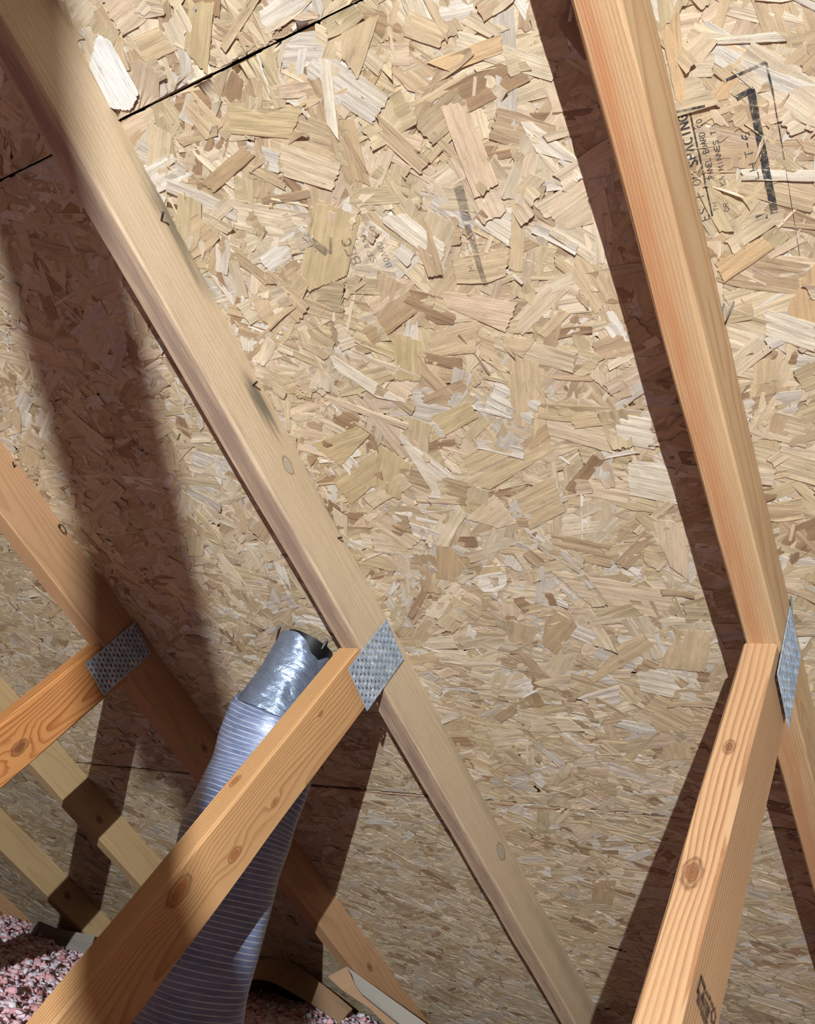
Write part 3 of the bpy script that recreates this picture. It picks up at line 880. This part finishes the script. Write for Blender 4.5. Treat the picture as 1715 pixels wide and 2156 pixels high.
def truss(u0, du, yaw, lean, web, mats, label, plate=None, full=True, vend=2.9, cseed=1, depth=0.089):
    root = empty('roof_truss', D(u0, -0.8, 0) * 1.0)
    root.location.z = 0.0
    tag(root, label, 'roof truss', 'roof trusses along the slope')
    # top chord, bearing on the sheathing
    v0, v1 = -2.95, vend
    a = D(chord_u(u0, du, yaw, lean, v0, .0445), v0, depth / 2 + .0012); b = D(chord_u(u0, du, yaw, lean, v1, .0445), v1, depth / 2 + .0012)
    m = frame(D(chord_u(u0, du, yaw, lean, -0.8, .0445), -0.8, depth / 2 + .0012), b - a, DV(lean / 0.089, 0, 1))
    link('top_chord', beam_mesh('top_chord', -2.15, vend + 0.8, depth, 2 * H, seed=cseed, wane=.004), mats[0], root, m)
    if web:
        va, sl, ul, wid, du2 = web
        w0 = .089 + .0016
        vc = va + sl * w0 - wid / 2
        uc = u0 + du + du2 + ul * w0
        x = DV(ul, sl, 1)
        o = D(uc, vc, w0)
        mw = frame(o, x, DV(0, -1, sl))
        # bottom end stops on the bottom chord
        wl = 1.03
        link('web', beam_mesh('web', 0, wl, wid, 2 * H, sh0=-sl * -1.0 * -1, seed=cseed + 5, wane=.003), mats[1], root, mw)
        # bottom chord lying on the drywall, under the insulation
    if full:
        me = beam_mesh('bottom_chord', -1.55, 3.6, 0.089, 2 * H, seed=cseed + 9)
        link('bottom_chord', me, mats[0], root, frame(Vector((-(u0 + du), 0.0, 0.0455)), (0, 1, 0), (0, 0, 1)))
    if plate:
        (pv, pw, ang, L, W) = plate
        for side in (1, -1):
            uu = u0 + du + lean * pw / .089 + side * (H + .0006) + (.0012 if side > 0 else -.0002)
            xd = DV(0, math.sin(ang), math.cos(ang))
            zd = DV(side, 0, 0)
            mm = frame(D(uu, pv, pw), xd, zd.cross(xd) )
            link('connector_plate', plate_mesh(L, W, seed=cseed), STEEL, root, mm)
    return root


# wood of the individual boards (light, dark, ...); local X: chord = up the slope, web = away from the roof
W_R = wood_mat('chord_pine_orange', (208, 170, 126), (178, 120, 78), ring=330, pith=(0.012, -0.075), latewood=0.7, fibre=0.22,
               blotch=(212, 180, 136), seed=1, sharp=0.75, knots=[(1.0, 0.04, 0.02, .006, .5)],
               stains=[(-.1, 0.045, -0.005, 1.6, .017, (196, 130, 84), .55), (1.0, 0.045, -.012, 1.2, .012, (190, 120, 76), .4)])
W_RW = wood_mat('web_fir_orange', (212, 168, 124), (168, 108, 68), ring=210, pith=(-.13, 0.085), latewood=0.85, fibre=0.2, seed=2,
                knots=[(.175, -.045, -0.002, .005, .25), (.335, -.045, -.004, .008, .3)], sharp=0.7)
W_B = wood_mat('chord_spruce_pale', (218, 192, 158), (184, 148, 112), ring=210, pith=(-0.07, -0.085), latewood=0.32, fibre=0.3,
               blotch=(196, 170, 136), seed=3, kcol=((196, 188, 170), (160, 148, 128), (92, 80, 66)),
               knots=[(.338, -.010, .019, .007, .7), (-.548, -.012, .019, .010, .8)],
               stains=[(.672, -.035, .019, .12, .02, (96, 90, 76), .75), (.43, -.022, .019, .07, .018, (84, 80, 68), .8),
                       (.24, -.045, .019, .10, .016, (120, 118, 84), .6), (-.95, -.02, .019, .5, .03, (134, 116, 92), .35),
                       (-.4, -.035, .019, .3, .016, (150, 136, 102), .4), (.35, .0445, 0, 2.2, .024, (148, 122, 108), .8)])
W_BW = wood_mat('web_fir_golden', (210, 162, 110), (150, 84, 40), ring=250, pith=(0.045, 0.11), latewood=0.62, fibre=0.2, seed=4, wave=.03,
                kcol=((150, 88, 46), (172, 106, 58), (112, 62, 30)), knots=[(.27, .012, .019, .004, 1.0), (.36, .012, .019, .006, .9), (.13, -.02, .019, .003, 1.0), (.445, -.022, .019, .010, 1.1), (.29, -.0445, -.005, .005, .5)])
W_C = wood_mat('chord_fir_tan', (202, 158, 116), (164, 112, 74), ring=230, pith=(0.03, -0.09), latewood=0.42, fibre=0.16, seed=5,
               knots=[(-.28, .004, .019, .006, 1.0), (-1.12, .004, .019, .007, 1.0), (-1.35, .01, .019, .005, .8)])
W_CW = wood_mat('web_fir_figured', (216, 150, 88), (160, 74, 30), ring=210, pith=(0.02, 0.085), latewood=0.78, fibre=0.16, seed=6, wave=.045,
                knots=[(.235, .01, .019, .009, 1.4)])
W_D = wood_mat('chord_pine_plain', (206, 174, 128), (176, 132, 84), ring=220, pith=(0.02, -0.09), latewood=0.35, fibre=0.16, seed=7,
               knots=[(-.6, .01, .019, .007, 1.0), (-1.1, .0, .019, .008, 1.0)])

TR = truss(0.0, -.0155, -.0010, -.0015, (-.769, .0984, -.0417, .0896, 0), (W_R, W_RW),
           'orange pine truss nearest on the right, long narrow steel plate at its joint', plate=(-.8068, .0798, .126, .132, .0790), cseed=1)
TB = truss(-S, -.0035, -.0002, .0032, (-.7705, .130, -.020, .0855, 0), (W_B, W_BW),
           'pale weathered truss in the middle with a golden web and square steel plate', plate=(-.8044, .0788, .126, .1265, .0795), cseed=2)
TC = truss(-2 * S, .019, -.0041, .0053, (-.758, .181, .012, .0918, 0), (W_C, W_CW),
           'truss left of the duct, its web strongly figured with a round knot', plate=(-.7876, .0792, .148, .1335, .0735), cseed=3)
TD = truss(-3 * S, .028, 0, .003, (-.765, .155, 0, .089, 0.028), (W_D, W_CW), 'shadowed truss behind the figured web at lower left', cseed=4)
TE = truss(-4 * S, .04, 0, .003, (-.765, .155, 0, .089, 0.04), (W_D, W_CW), 'fifth truss from the right, pale chord ending behind the pink insulation', cseed=5)
TF = truss(-5 * S, .03, 0, .003, (-.765, .155, 0, .089, 0.03), (W_C, W_CW), 'farthest truss at the lower left edge, above the pink insulation', cseed=6)

# nails and wires left in the lumber
def uB(v, w): return chord_u(-S, -.0035, -.0002, .0032, v, w) + H
for (v, w, dx, dy, dz) in ((-.1044, .0285, .014, -.010, -.007), (-.3377, .023, .012, -.006, -.005), (-.6031, .0186, .009, -.003, -.004)):
    a = D(uB(v, w) + dx, v, w); b = D(uB(v, w) - .003, v + dy, w + dz)
    rod('nail', a, b, .0014, NAIL, TB, head=.0019)
uC = -2 * S + .019 + H
loop_wire('wire_loop', [D(uC + .004 + .004 * math.sin(k * .5), -.5226 + .009 * math.cos(k * .55) - .006, .012 + .007 * math.sin(k * .55)) for k in range(14)], .0008, NAIL, TC)
for (v, w) in ((-.3819, .0164), (-.436, .0037), (-.62, .004)):
    rod('nail', D(uC + .010, v, w), D(uC - .002, v - .012, w - .003), .0012, NAIL, TC, head=.0017)
uR = -.0155 + H
for (a_, b_) in (((.0058, -.3767, .002), (-.0004, -.3872, .016)), ((.0160, -.3760, .002), (.0076, -.3859, .016))):
    rod('staple_leg', D(*a_), D(*b_), .0009, BRIGHT, TR)
rod('nail', D(uR + .0025, -.765, .001), D(uR + .003, -.790, .030), .0011, BRIGHT, TR)

def web_ink(name, strokes, mat, parent, label):
    V, F = [], []; k = 0
    def P(v, w): return D(-.0155 - .0417 * w + H + .0022, v, w)
    o = P(*strokes[0][0][0])
    for pts, wd in strokes:
        for a, b in zip(pts[:-1], pts[1:]):
            d = Vector((b[0] - a[0], b[1] - a[1])); L = d.length; d /= L; n = Vector((-d.y, d.x)) * wd / 2
            e = d * wd * .3
            for (x, y) in ((a[0] - e.x + n.x, a[1] - e.y + n.y), (b[0] + e.x + n.x, b[1] + e.y + n.y), (b[0] + e.x - n.x, b[1] + e.y - n.y), (a[0] - e.x - n.x, a[1] - e.y - n.y)):
                V.append(P(x, y) - o)
            F.append((k, k + 1, k + 2, k + 3)); k += 4
    link(name, mesh_py(name, V, F), mat, parent, Matrix.Translation(o))['label'] = label


web_ink('grade_stamp', [([(-0.7312, 0.5108), (-0.7463, 0.5118), (-0.747, 0.5224), (-0.7305, 0.5234), (-0.7312, 0.5108)], 0.004),
    ([(-0.7346, 0.528), (-0.7519, 0.5298), (-0.7703, 0.5306)], 0.006), ([(-0.7507, 0.5127), (-0.7638, 0.5112), (-0.777, 0.5115)], 0.004),
    ([(-0.7445, 0.5197), (-0.7688, 0.5188), (-0.7681, 0.5241), (-0.7499, 0.5237), (-0.7445, 0.5197)], 0.005),
    ([(-0.7831, 0.5099), (-0.7762, 0.5169), (-0.7807, 0.5219), (-0.7898, 0.5196), (-0.7902, 0.5136), (-0.7831, 0.5099)], 0.003)],
    ink_mat('lumber_ink', (52, 40, 40), 0.8), TR, 'dark ink grade mark on the side of the web')


# ------------------------------------------------------------------ unseen two-board blocker, added and shaped to cast the soft shadow band
W_X = wood_mat('blocker_pine', (200, 165, 120), (170, 125, 80), ring=200, seed=9)
LL = Vector(LIGHT)
nb = Vector((-.803, .397, .442)).normalized()
ab = Vector((-1.74, -1.95, -1.41)); ab = (ab - nb * ab.dot(nb)).normalized()
ub = ab.cross(nb)
if ub.dot(Vector((0, SN, -CS))) < 0: ub = -ub
ZB = 0.60


def bpt(a, b, z=ZB): return D(*(LL + (ab + nb * a + ub * b) * z))


br = empty('shadow_blocker', bpt(-.10, -1.3)); br.location.z = 0.3
for nm, (A, B), wd, zz, sd in (('upper_blocker', ((.031, -.115), (.119, 1.42)), .0435, ZB, 21), ('lower_blocker', ((.036, -.07), (-.255, -1.22)), .029, ZB + .02, 22)):
    p0, p1 = bpt(*A, zz), bpt(*B, zz)
    link(nm, beam_mesh(nm, 0, (p1 - p0).length, .019, wd, seed=sd), W_X, br, frame(p0, p1 - p0, AX @ ab))
tag(br, 'two unseen boards added behind the camera to cast the soft shadow band', 'shadow blocker')


# ------------------------------------------------------------------ insulated duct
def film_mat():
    t = NT('duct_sleeve_film')
    uv = t.n('ShaderNodeUVMap', uv_map='tube').outputs[0]
    sep = t.n('ShaderNodeSeparateXYZ'); t.l(uv, sep.inputs[0])
    wob = t.noise(t.scale(uv, (4, 30, 1)), 1, 3)
    ph = t.math('ADD', t.math('MULTIPLY', sep.outputs[1], 118), t.math('ADD', t.math('MULTIPLY', sep.outputs[0], 1.0), t.math('MULTIPLY', wob, 0.35)))
    fr = t.math('FRACT', ph)
    line = t.math('MULTIPLY', t.mapr(fr, 0.70, 0.80, 0, 1), t.mapr(fr, 0.90, 1.0, 1, 0))
    broken = t.mapr(t.noise(t.scale(uv, (18, 160, 1)), 1, 2), 0.3, 0.55, 0.35, 1)
    line = t.math('MULTIPLY', line, broken)
    cr = t.noise(t.scale(uv, (10, 60, 1)), 1, 5, 0.7, 1.0)
    base = t.mix(t.mapr(cr, 0.3, 0.7, 0, 1), rgba((112, 124, 156)), rgba((142, 154, 188)))
    c = t.mix(t.math('MULTIPLY', line, 0.85), base, rgba((222, 226, 236)))
    t.l(c, t.b.inputs['Base Color'])
    t.b.inputs['Metallic'].default_value = 0.15
    t.b.inputs['Roughness'].default_value = 0.36
    h = t.math('ADD', t.math('MULTIPLY', line, 0.7), t.math('MULTIPLY', cr, 1.2))
    t.bump(h, 0.55, 0.002)
    return t.m


def tape_mat():
    t = NT('foil_tape')
    uv = t.n('ShaderNodeUVMap', uv_map='tube').outputs[0]
    cr = t.noise(t.scale(uv, (5, 55, 1)), 1, 5, 0.6, 1.6)
    cr2 = t.noise(t.scale(uv, (2.5, 14, 1)), 1, 3, 0.6, 1.2)
    t.b.inputs['Base Color'].default_value = rgba((168, 184, 210))
    t.b.inputs['Metallic'].default_value = 0.7
    t.b.inputs['Roughness'].default_value = 0.38
    t.bump(t.math('ADD', cr, t.math('MULTIPLY', cr2, 1.5)), 0.9, 0.006)
    return t.m


TOPA = math.radians(205)


def tube(name, stations, mat, parent, nseg=72, topcut=None, disp=0.0, dfreq=(3, 20), seed=0, ribs=0.0, cap=False):
    """stations: (point, radius); smooth swept tube with UVs (angle, metres)"""
    P = [Vector(p) for p, _ in stations]; Rr = [r for _, r in stations]
    # resample with catmull-rom
    Q, RR = [], []
    L = 0; per = 0.005
    for i in range(len(P) - 1):
        p0 = P[max(i - 1, 0)]; p1 = P[i]; p2 = P[i + 1]; p3 = P[min(i + 2, len(P) - 1)]
        k = max(2, int((p2 - p1).length / per))
        for j in range(k + (1 if i == len(P) - 2 else 0)):
            f = j / k
            q = 0.5 * ((2 * p1) + (p2 - p0) * f + (2 * p0 - 5 * p1 + 4 * p2 - p3) * f * f + (3 * p1 - p0 - 3 * p2 + p3) * f ** 3)
            Q.append(q); s = f * f * (3 - 2 * f); RR.append(Rr[i] * (1 - s) + Rr[i + 1] * s)
    o = Q[0].copy(); V, F, UV = [], [], []
    acc = 0
    ref = Vector((1, 0.1, 0.2))
    for i, q in enumerate(Q):
        t = (Q[min(i + 1, len(Q) - 1)] - Q[max(i - 1, 0)]).normalized()
        if i: acc += (Q[i] - Q[i - 1]).length
        x = (ref - t * ref.dot(t)).normalized(); y = t.cross(x)
        for k in range(nseg):
            a = 2 * math.pi * k / nseg
            n = noise.noise(Vector((math.cos(a) * dfreq[0], math.sin(a) * dfreq[0], acc * dfreq[1] + seed)))
            r = RR[i] + disp * n + ribs * abs(math.sin(acc * 118 * math.pi))
            shift = 0
            if topcut and i < topcut[1]:
                shift = topcut[0] * max(0, math.cos(a - topcut[2])) ** 6 * (1 - i / topcut[1])
            V.append(q - o + x * r * math.cos(a) + y * r * math.sin(a) + t * shift)
            UV.append((k / nseg, acc + shift))
    for i in range(len(Q) - 1):
        for k in range(nseg):
            F.append((i * nseg + k, i * nseg + (k + 1) % nseg, (i + 1) * nseg + (k + 1) % nseg, (i + 1) * nseg + k))
    me = mesh_py(name, V, F, True)
    ul = me.uv_layers.new(name='tube')
    for p in me.polygons:
        ks = [me.loops[l].vertex_index % nseg for l in p.loop_indices]
        wrap = max(ks) - min(ks) > nseg / 2
        for l in p.loop_indices:
            vi = me.loops[l].vertex_index; u_, v_ = UV[vi]
            if wrap and vi % nseg == 0: u_ = 1.0
            ul.data[l].uv = (u_, v_)
    return link(name, me, mat, parent, Matrix.Translation(o))


duct = empty('insulated_duct', D(-.89, -1.33, 1.0))
duct.location.z = 0.30
tag(duct, 'grey foil-wrapped flexible duct hanging from the roof behind the golden web', 'duct')
BLACK = plain_mat('opening_shade', (16, 17, 20), 0.5)  # near-black colour paints the unlit opening at the top of the duct
tube('collar', [(D(-.780, -.830, .0015), .0435), (D(-.787, -.838, .03), .0435), (D(-.795, -.850, .075), .043)], BLACK, duct, 48)
tube('foil_tape', [(D(-.788, -.828, .003), .0475), (D(-.792, -.838, .03), .050), (D(-.803, -.855, .075), .054), (D(-.812, -.868, .105), .060), (D(-.818, -.878, .13), .066)],
     tape_mat(), duct, 96, topcut=(0.024, 8, TOPA), disp=0.0022, dfreq=(2.5, 40))
tube('insulation_sleeve', [(D(-.812, -.872, .098), .060), (D(-.820, -.888, .118), .079), (D(-.833, -.925, .17), .087), (D(-.840, -.952, .2172), .088), (D(-.850, -.978, .2888), .088),
                 (D(-.856, -1.03, .39), .085), (D(-.862, -1.070, .47), .086), (D(-.870, -1.112, .5423), .088), (D(-.874, -1.145, .605), .089)],
     film_mat(), duct, 96, disp=0.0055, dfreq=(1.6, 14), seed=4, ribs=0.0006)
for a in (-.9, .15, 2.2, 3.4):
    p = D(-.790 + .052 * math.cos(a), -.828 + .052 * math.sin(a), .001); q = D(-.790 + .056 * math.cos(a), -.828 + .056 * math.sin(a), .028)
    t_ = (q - p).cross(Vector(cm.translation) - p).normalized() * .0025; nrm = (q - p).cross(t_).normalized() * .0006
    vv = [p + t_, p - t_, q - t_ * .6, q + t_ * .6]; vv = [x - nrm for x in vv] + [x + nrm for x in vv]
    link('mounting_tab', mesh_py('mounting_tab', [x - p for x in vv], [(3, 2, 1, 0), (4, 5, 6, 7), (0, 1, 5, 4), (1, 2, 6, 5), (2, 3, 7, 6), (3, 0, 4, 7)]), BRIGHT, duct, Matrix.Translation(p))


# ------------------------------------------------------------------ loose-fill insulation
def fluff_mat():
    t = NT('pink_fibreglass')
    col = t.n('ShaderNodeAttribute', attribute_name='tint').outputs['Color']
    oc = t.n('ShaderNodeTexCoord').outputs['Object']
    n = t.noise(oc, 160, 4, 0.7)
    hsv = t.n('ShaderNodeHueSaturation'); t.l(col, hsv.inputs['Color'])
    t.l(t.mapr(n, 0.25, 0.75, 0.72, 1.2, False), hsv.inputs['Value'])
    t.l(hsv.outputs[0], t.b.inputs['Base Color'])
    t.b.inputs['Roughness'].default_value = 0.9
    t.bump(n, 1.0, 0.004)
    t.b.inputs['Subsurface Weight'].default_value = 0.25
    t.b.inputs['Subsurface Radius'].default_value = (1, .6, .6)
    t.b.inputs['Subsurface Scale'].default_value = 0.006
    return t.m


def zins(x, y):
    u = -x
    z = 0.285 + 0.018 * noise.noise(Vector((x * 3, y * 3, 1))) + 0.010 * noise.noise(Vector((x * 9, y * 9, 4)))
    z += 0.030 * min(1, max(0, (-u - 2.0) / 0.5))
    return z


def insulation():
    V, F, C = [], [], []
    x0, x1, y0, y1 = -3.15, 5.85, -2.06, 7.0
    nx, ny = 180, 181
    for i in range(nx + 1):
        for j in range(ny + 1):
            x = x0 + (x1 - x0) * i / nx; y = y0 + (y1 - y0) * j / ny
            # keep under the sloping board
            z = min(zins(x, y), (y / CS) * SN + ZOFF - 0.035)
            V.append((x, y, z)); C.append((*s2l((222, 172, 174)), 1))
    for i in range(nx):
        for j in range(ny):
            a = i * (ny + 1) + j; F.append((a, a + ny + 1, a + ny + 2, a + 1))
    # individual tufts where the pile can be seen
    bm = bmesh.new(); bmesh.ops.create_icosphere(bm, subdivisions=1, radius=1)
    iv = np.array([v.co[:] for v in bm.verts]); jf = [tuple(v.index for v in f.verts) for f in bm.faces]; bm.free()
    k = 0
    cols = [s2l(c) for c in ((246, 198, 204), (242, 184, 190), (250, 220, 226), (234, 168, 170), (248, 238, 244), (228, 210, 222))]
    Vx = [np.array(V)]; Cx = [np.array(C)]; base = len(V)
    for q in range(46000):
        if q < 28000: u = rng.uniform(-3.7, -1.0); 
        else: u = rng.uniform(-2.2, -0.7)
        y = rng.uniform(-2.07, -0.75) if q < 28000 else rng.uniform(-2.07, -1.35)
        x = -u
        # the near part is hidden by the web and the duct
        z = zins(x, y)
        top = (y / CS) * SN + ZOFF - 0.02
        if z > top - .005: continue
        r = rng.uniform(0.004, 0.0095)
        A = np.array([rng.uniform(0.6, 2.0), rng.uniform(.7, 1.5), rng.uniform(.6, 1.1)]) * r
        th = rng.uniform(0, 6.28); c, s = math.cos(th), math.sin(th)
        pv = iv * (1 + rng.uniform(-0.55, 0.5, (len(iv), 1))) * A
        ph = rng.uniform(-1, 1); c2, s2 = math.cos(ph), math.sin(ph)
        pv = pv @ np.array([[1, 0, 0], [0, c2, s2], [0, -s2, c2]]) @ np.array([[c, s, 0], [-s, c, 0], [0, 0, 1]])
        zz = z + rng.uniform(-0.004, 0.009) + 0.012 * noise.noise(Vector((x * 26, y * 26, 2))) + (rng.uniform(0, .014) if rng.random() < .12 else 0)
        pv = pv + np.array([x, y, min(zz, top - .01)])
        Vx.append(pv); cc = cols[rng.integers(len(cols))]
        Cx.append(np.repeat(np.array([(*(np.array(cc) * rng.uniform(1.15, 1.42)), 1)]), len(iv), 0))
        F += [tuple(base + i for i in f) for f in jf]; base += len(iv)
    Vx = np.concatenate(Vx); Cx = np.concatenate(Cx)
    o = np.array([2.0, -1.5, 0.285])
    me = bpy.data.meshes.new('insulation')
    me.from_pydata((Vx - o).tolist(), [], F); me.update(); me.shade_smooth()
    ca = me.color_attributes.new('tint', 'FLOAT_COLOR', 'POINT'); ca.data.foreach_set('color', Cx.astype(np.float32).ravel())
    ob = link('loose_insulation', me, fluff_mat(), None, Matrix.Translation(Vector(o)))
    tag(ob, 'pink loose fibreglass insulation heaped between the trusses at the eave', 'insulation', kind='stuff')


insulation()


# ------------------------------------------------------------------ cardboard baffles at the eave
CARD = plain_mat('brown_cardboard', (186, 150, 116), 0.85, nscale=60, namt=0.06, spec=0.15)
CARDG = plain_mat('grey_cardboard_face', (176, 168, 156), 0.8, nscale=60, namt=0.05, spec=0.2)


def sheet(name, rows, mat, parent=None, t=0.003, sub=6):
    """a bent sheet from rows of points (each row same count), thickness t"""
    P = [[Vector(p) for p in r] for r in rows]
    n, m = len(P), len(P[0]); o = P[0][0].copy()
    V = [p - o for r in P for p in r]; F = []
    for i in range(n - 1):
        for j in range(m - 1): F.append((i * m + j, i * m + j + 1, (i + 1) * m + j + 1, (i + 1) * m + j))
    me = mesh_py(name, V, F)
    bm = bmesh.new(); bm.from_mesh(me)
    bmesh.ops.solidify(bm, geom=bm.faces[:], thickness=t); bm.to_mesh(me); bm.free()
    return link(name, me, mat, parent, Matrix.Translation(o))


b1 = empty('cardboard_baffle', D(-1.05, -1.83, .24)); tag(b1, 'folded cardboard baffle with a grey face in front of the lower rafter end', 'baffle', 'cardboard eave baffles')
sheet('grey_flap', [[D(-1.1485, -1.8, .1112), D(-.70, -1.8, .2520)], [D(-1.125, -1.802, .128), D(-.80, -1.802, .238)],
                    [D(-1.1046, -1.8, .1488), D(-.90, -1.803, .2270)], [D(-1.0769, -1.8, .165), D(-.9559, -1.8, .2076)]], CARDG, b1)['label'] = 'pale grey flap of the baffle'
sheet('brown_flap', [[D(-1.1881, -1.8, .1442), D(-1.1485, -1.8, .1112)], [D(-1.14, -1.808, .163), D(-1.1046, -1.803, .1488)],
                     [D(-1.0514, -1.81, .1857), D(-1.0769, -1.805, .165)], [D(-.94, -1.815, .232), D(-.9559, -1.807, .2076)]], CARD, b1)['label'] = 'brown inner flap of the baffle'
b2 = empty('cardboard_baffle', D(-1.55, -2.12, .06)); tag(b2, 'curved brown cardboard baffle standing in the pink insulation right of the duct', 'baffle', 'cardboard eave baffles')
top = [(-1.7804, -2.1, .062), (-1.7104, -2.1, .0321), (-1.6271, -2.1, .0072), (-1.5909, -2.1, .0060), (-1.5609, -2.1, .0079)]
sheet('panel', [[D(*p) for p in top], [D(u + .0, v + .02, w + .075) for u, v, w in top]], CARD, b2)
sheet('fold', [[D(-1.5609, -2.1, .0079), D(-1.4721, -2.1, .0323), D(-1.3626, -2.1, .0679), D(-1.30, -2.1, .09)],
               [D(-1.5560, -2.092, .030), D(-1.4650, -2.092, .054), D(-1.3560, -2.09, .0880), D(-1.30, -2.09, .105)],
               [D(-1.5609, -2.080, .083), D(-1.4721, -2.080, .100), D(-1.3626, -2.075, .125), D(-1.30, -2.075, .145)]], CARD, b2)
b3 = empty('cardboard_baffle', D(-2.45, -2.03, .16)); tag(b3, 'small greyish cardboard baffle behind the pink heap at lower left', 'baffle', 'cardboard eave baffles')
sheet('panel', [[D(-2.5711, -1.994, .12), D(-2.503, -1.964, .12), D(-2.4358, -1.9869, .12), D(-2.2249, -1.9669, .12)],
                [D(-2.5711, -2.000, .132), D(-2.503, -1.972, .136), D(-2.4358, -1.992, .136), D(-2.2249, -1.975, .140)],
                [D(-2.5711, -2.01, .16), D(-2.503, -2.00, .165), D(-2.4358, -2.01, .165), D(-2.2249, -2.00, .165)]], CARDG, b3)

# red chalk line snapped next to the lower seam
MW2 = AX.to_4x4(); MW2.translation = D(0.62, SEAM2 - 0.6096, 0)
cl = []
pts = [(-1.10 + .02 * k, SEAM2 - .0045 - .0015 * math.sin(k * .5)) for k in range(0, 53)]
for k in range(len(pts) - 1):
    if k % 6 != 4 or k < 18: cl.append(([pts[k], pts[k + 1]], .0036 if k < 20 else .0016))
ink_strokes('chalk_line', cl, CHALK, ceiling, 'broken red chalk line along the lower seam')

for o in bpy.data.objects:
    if '_w' in o: del o['_w']
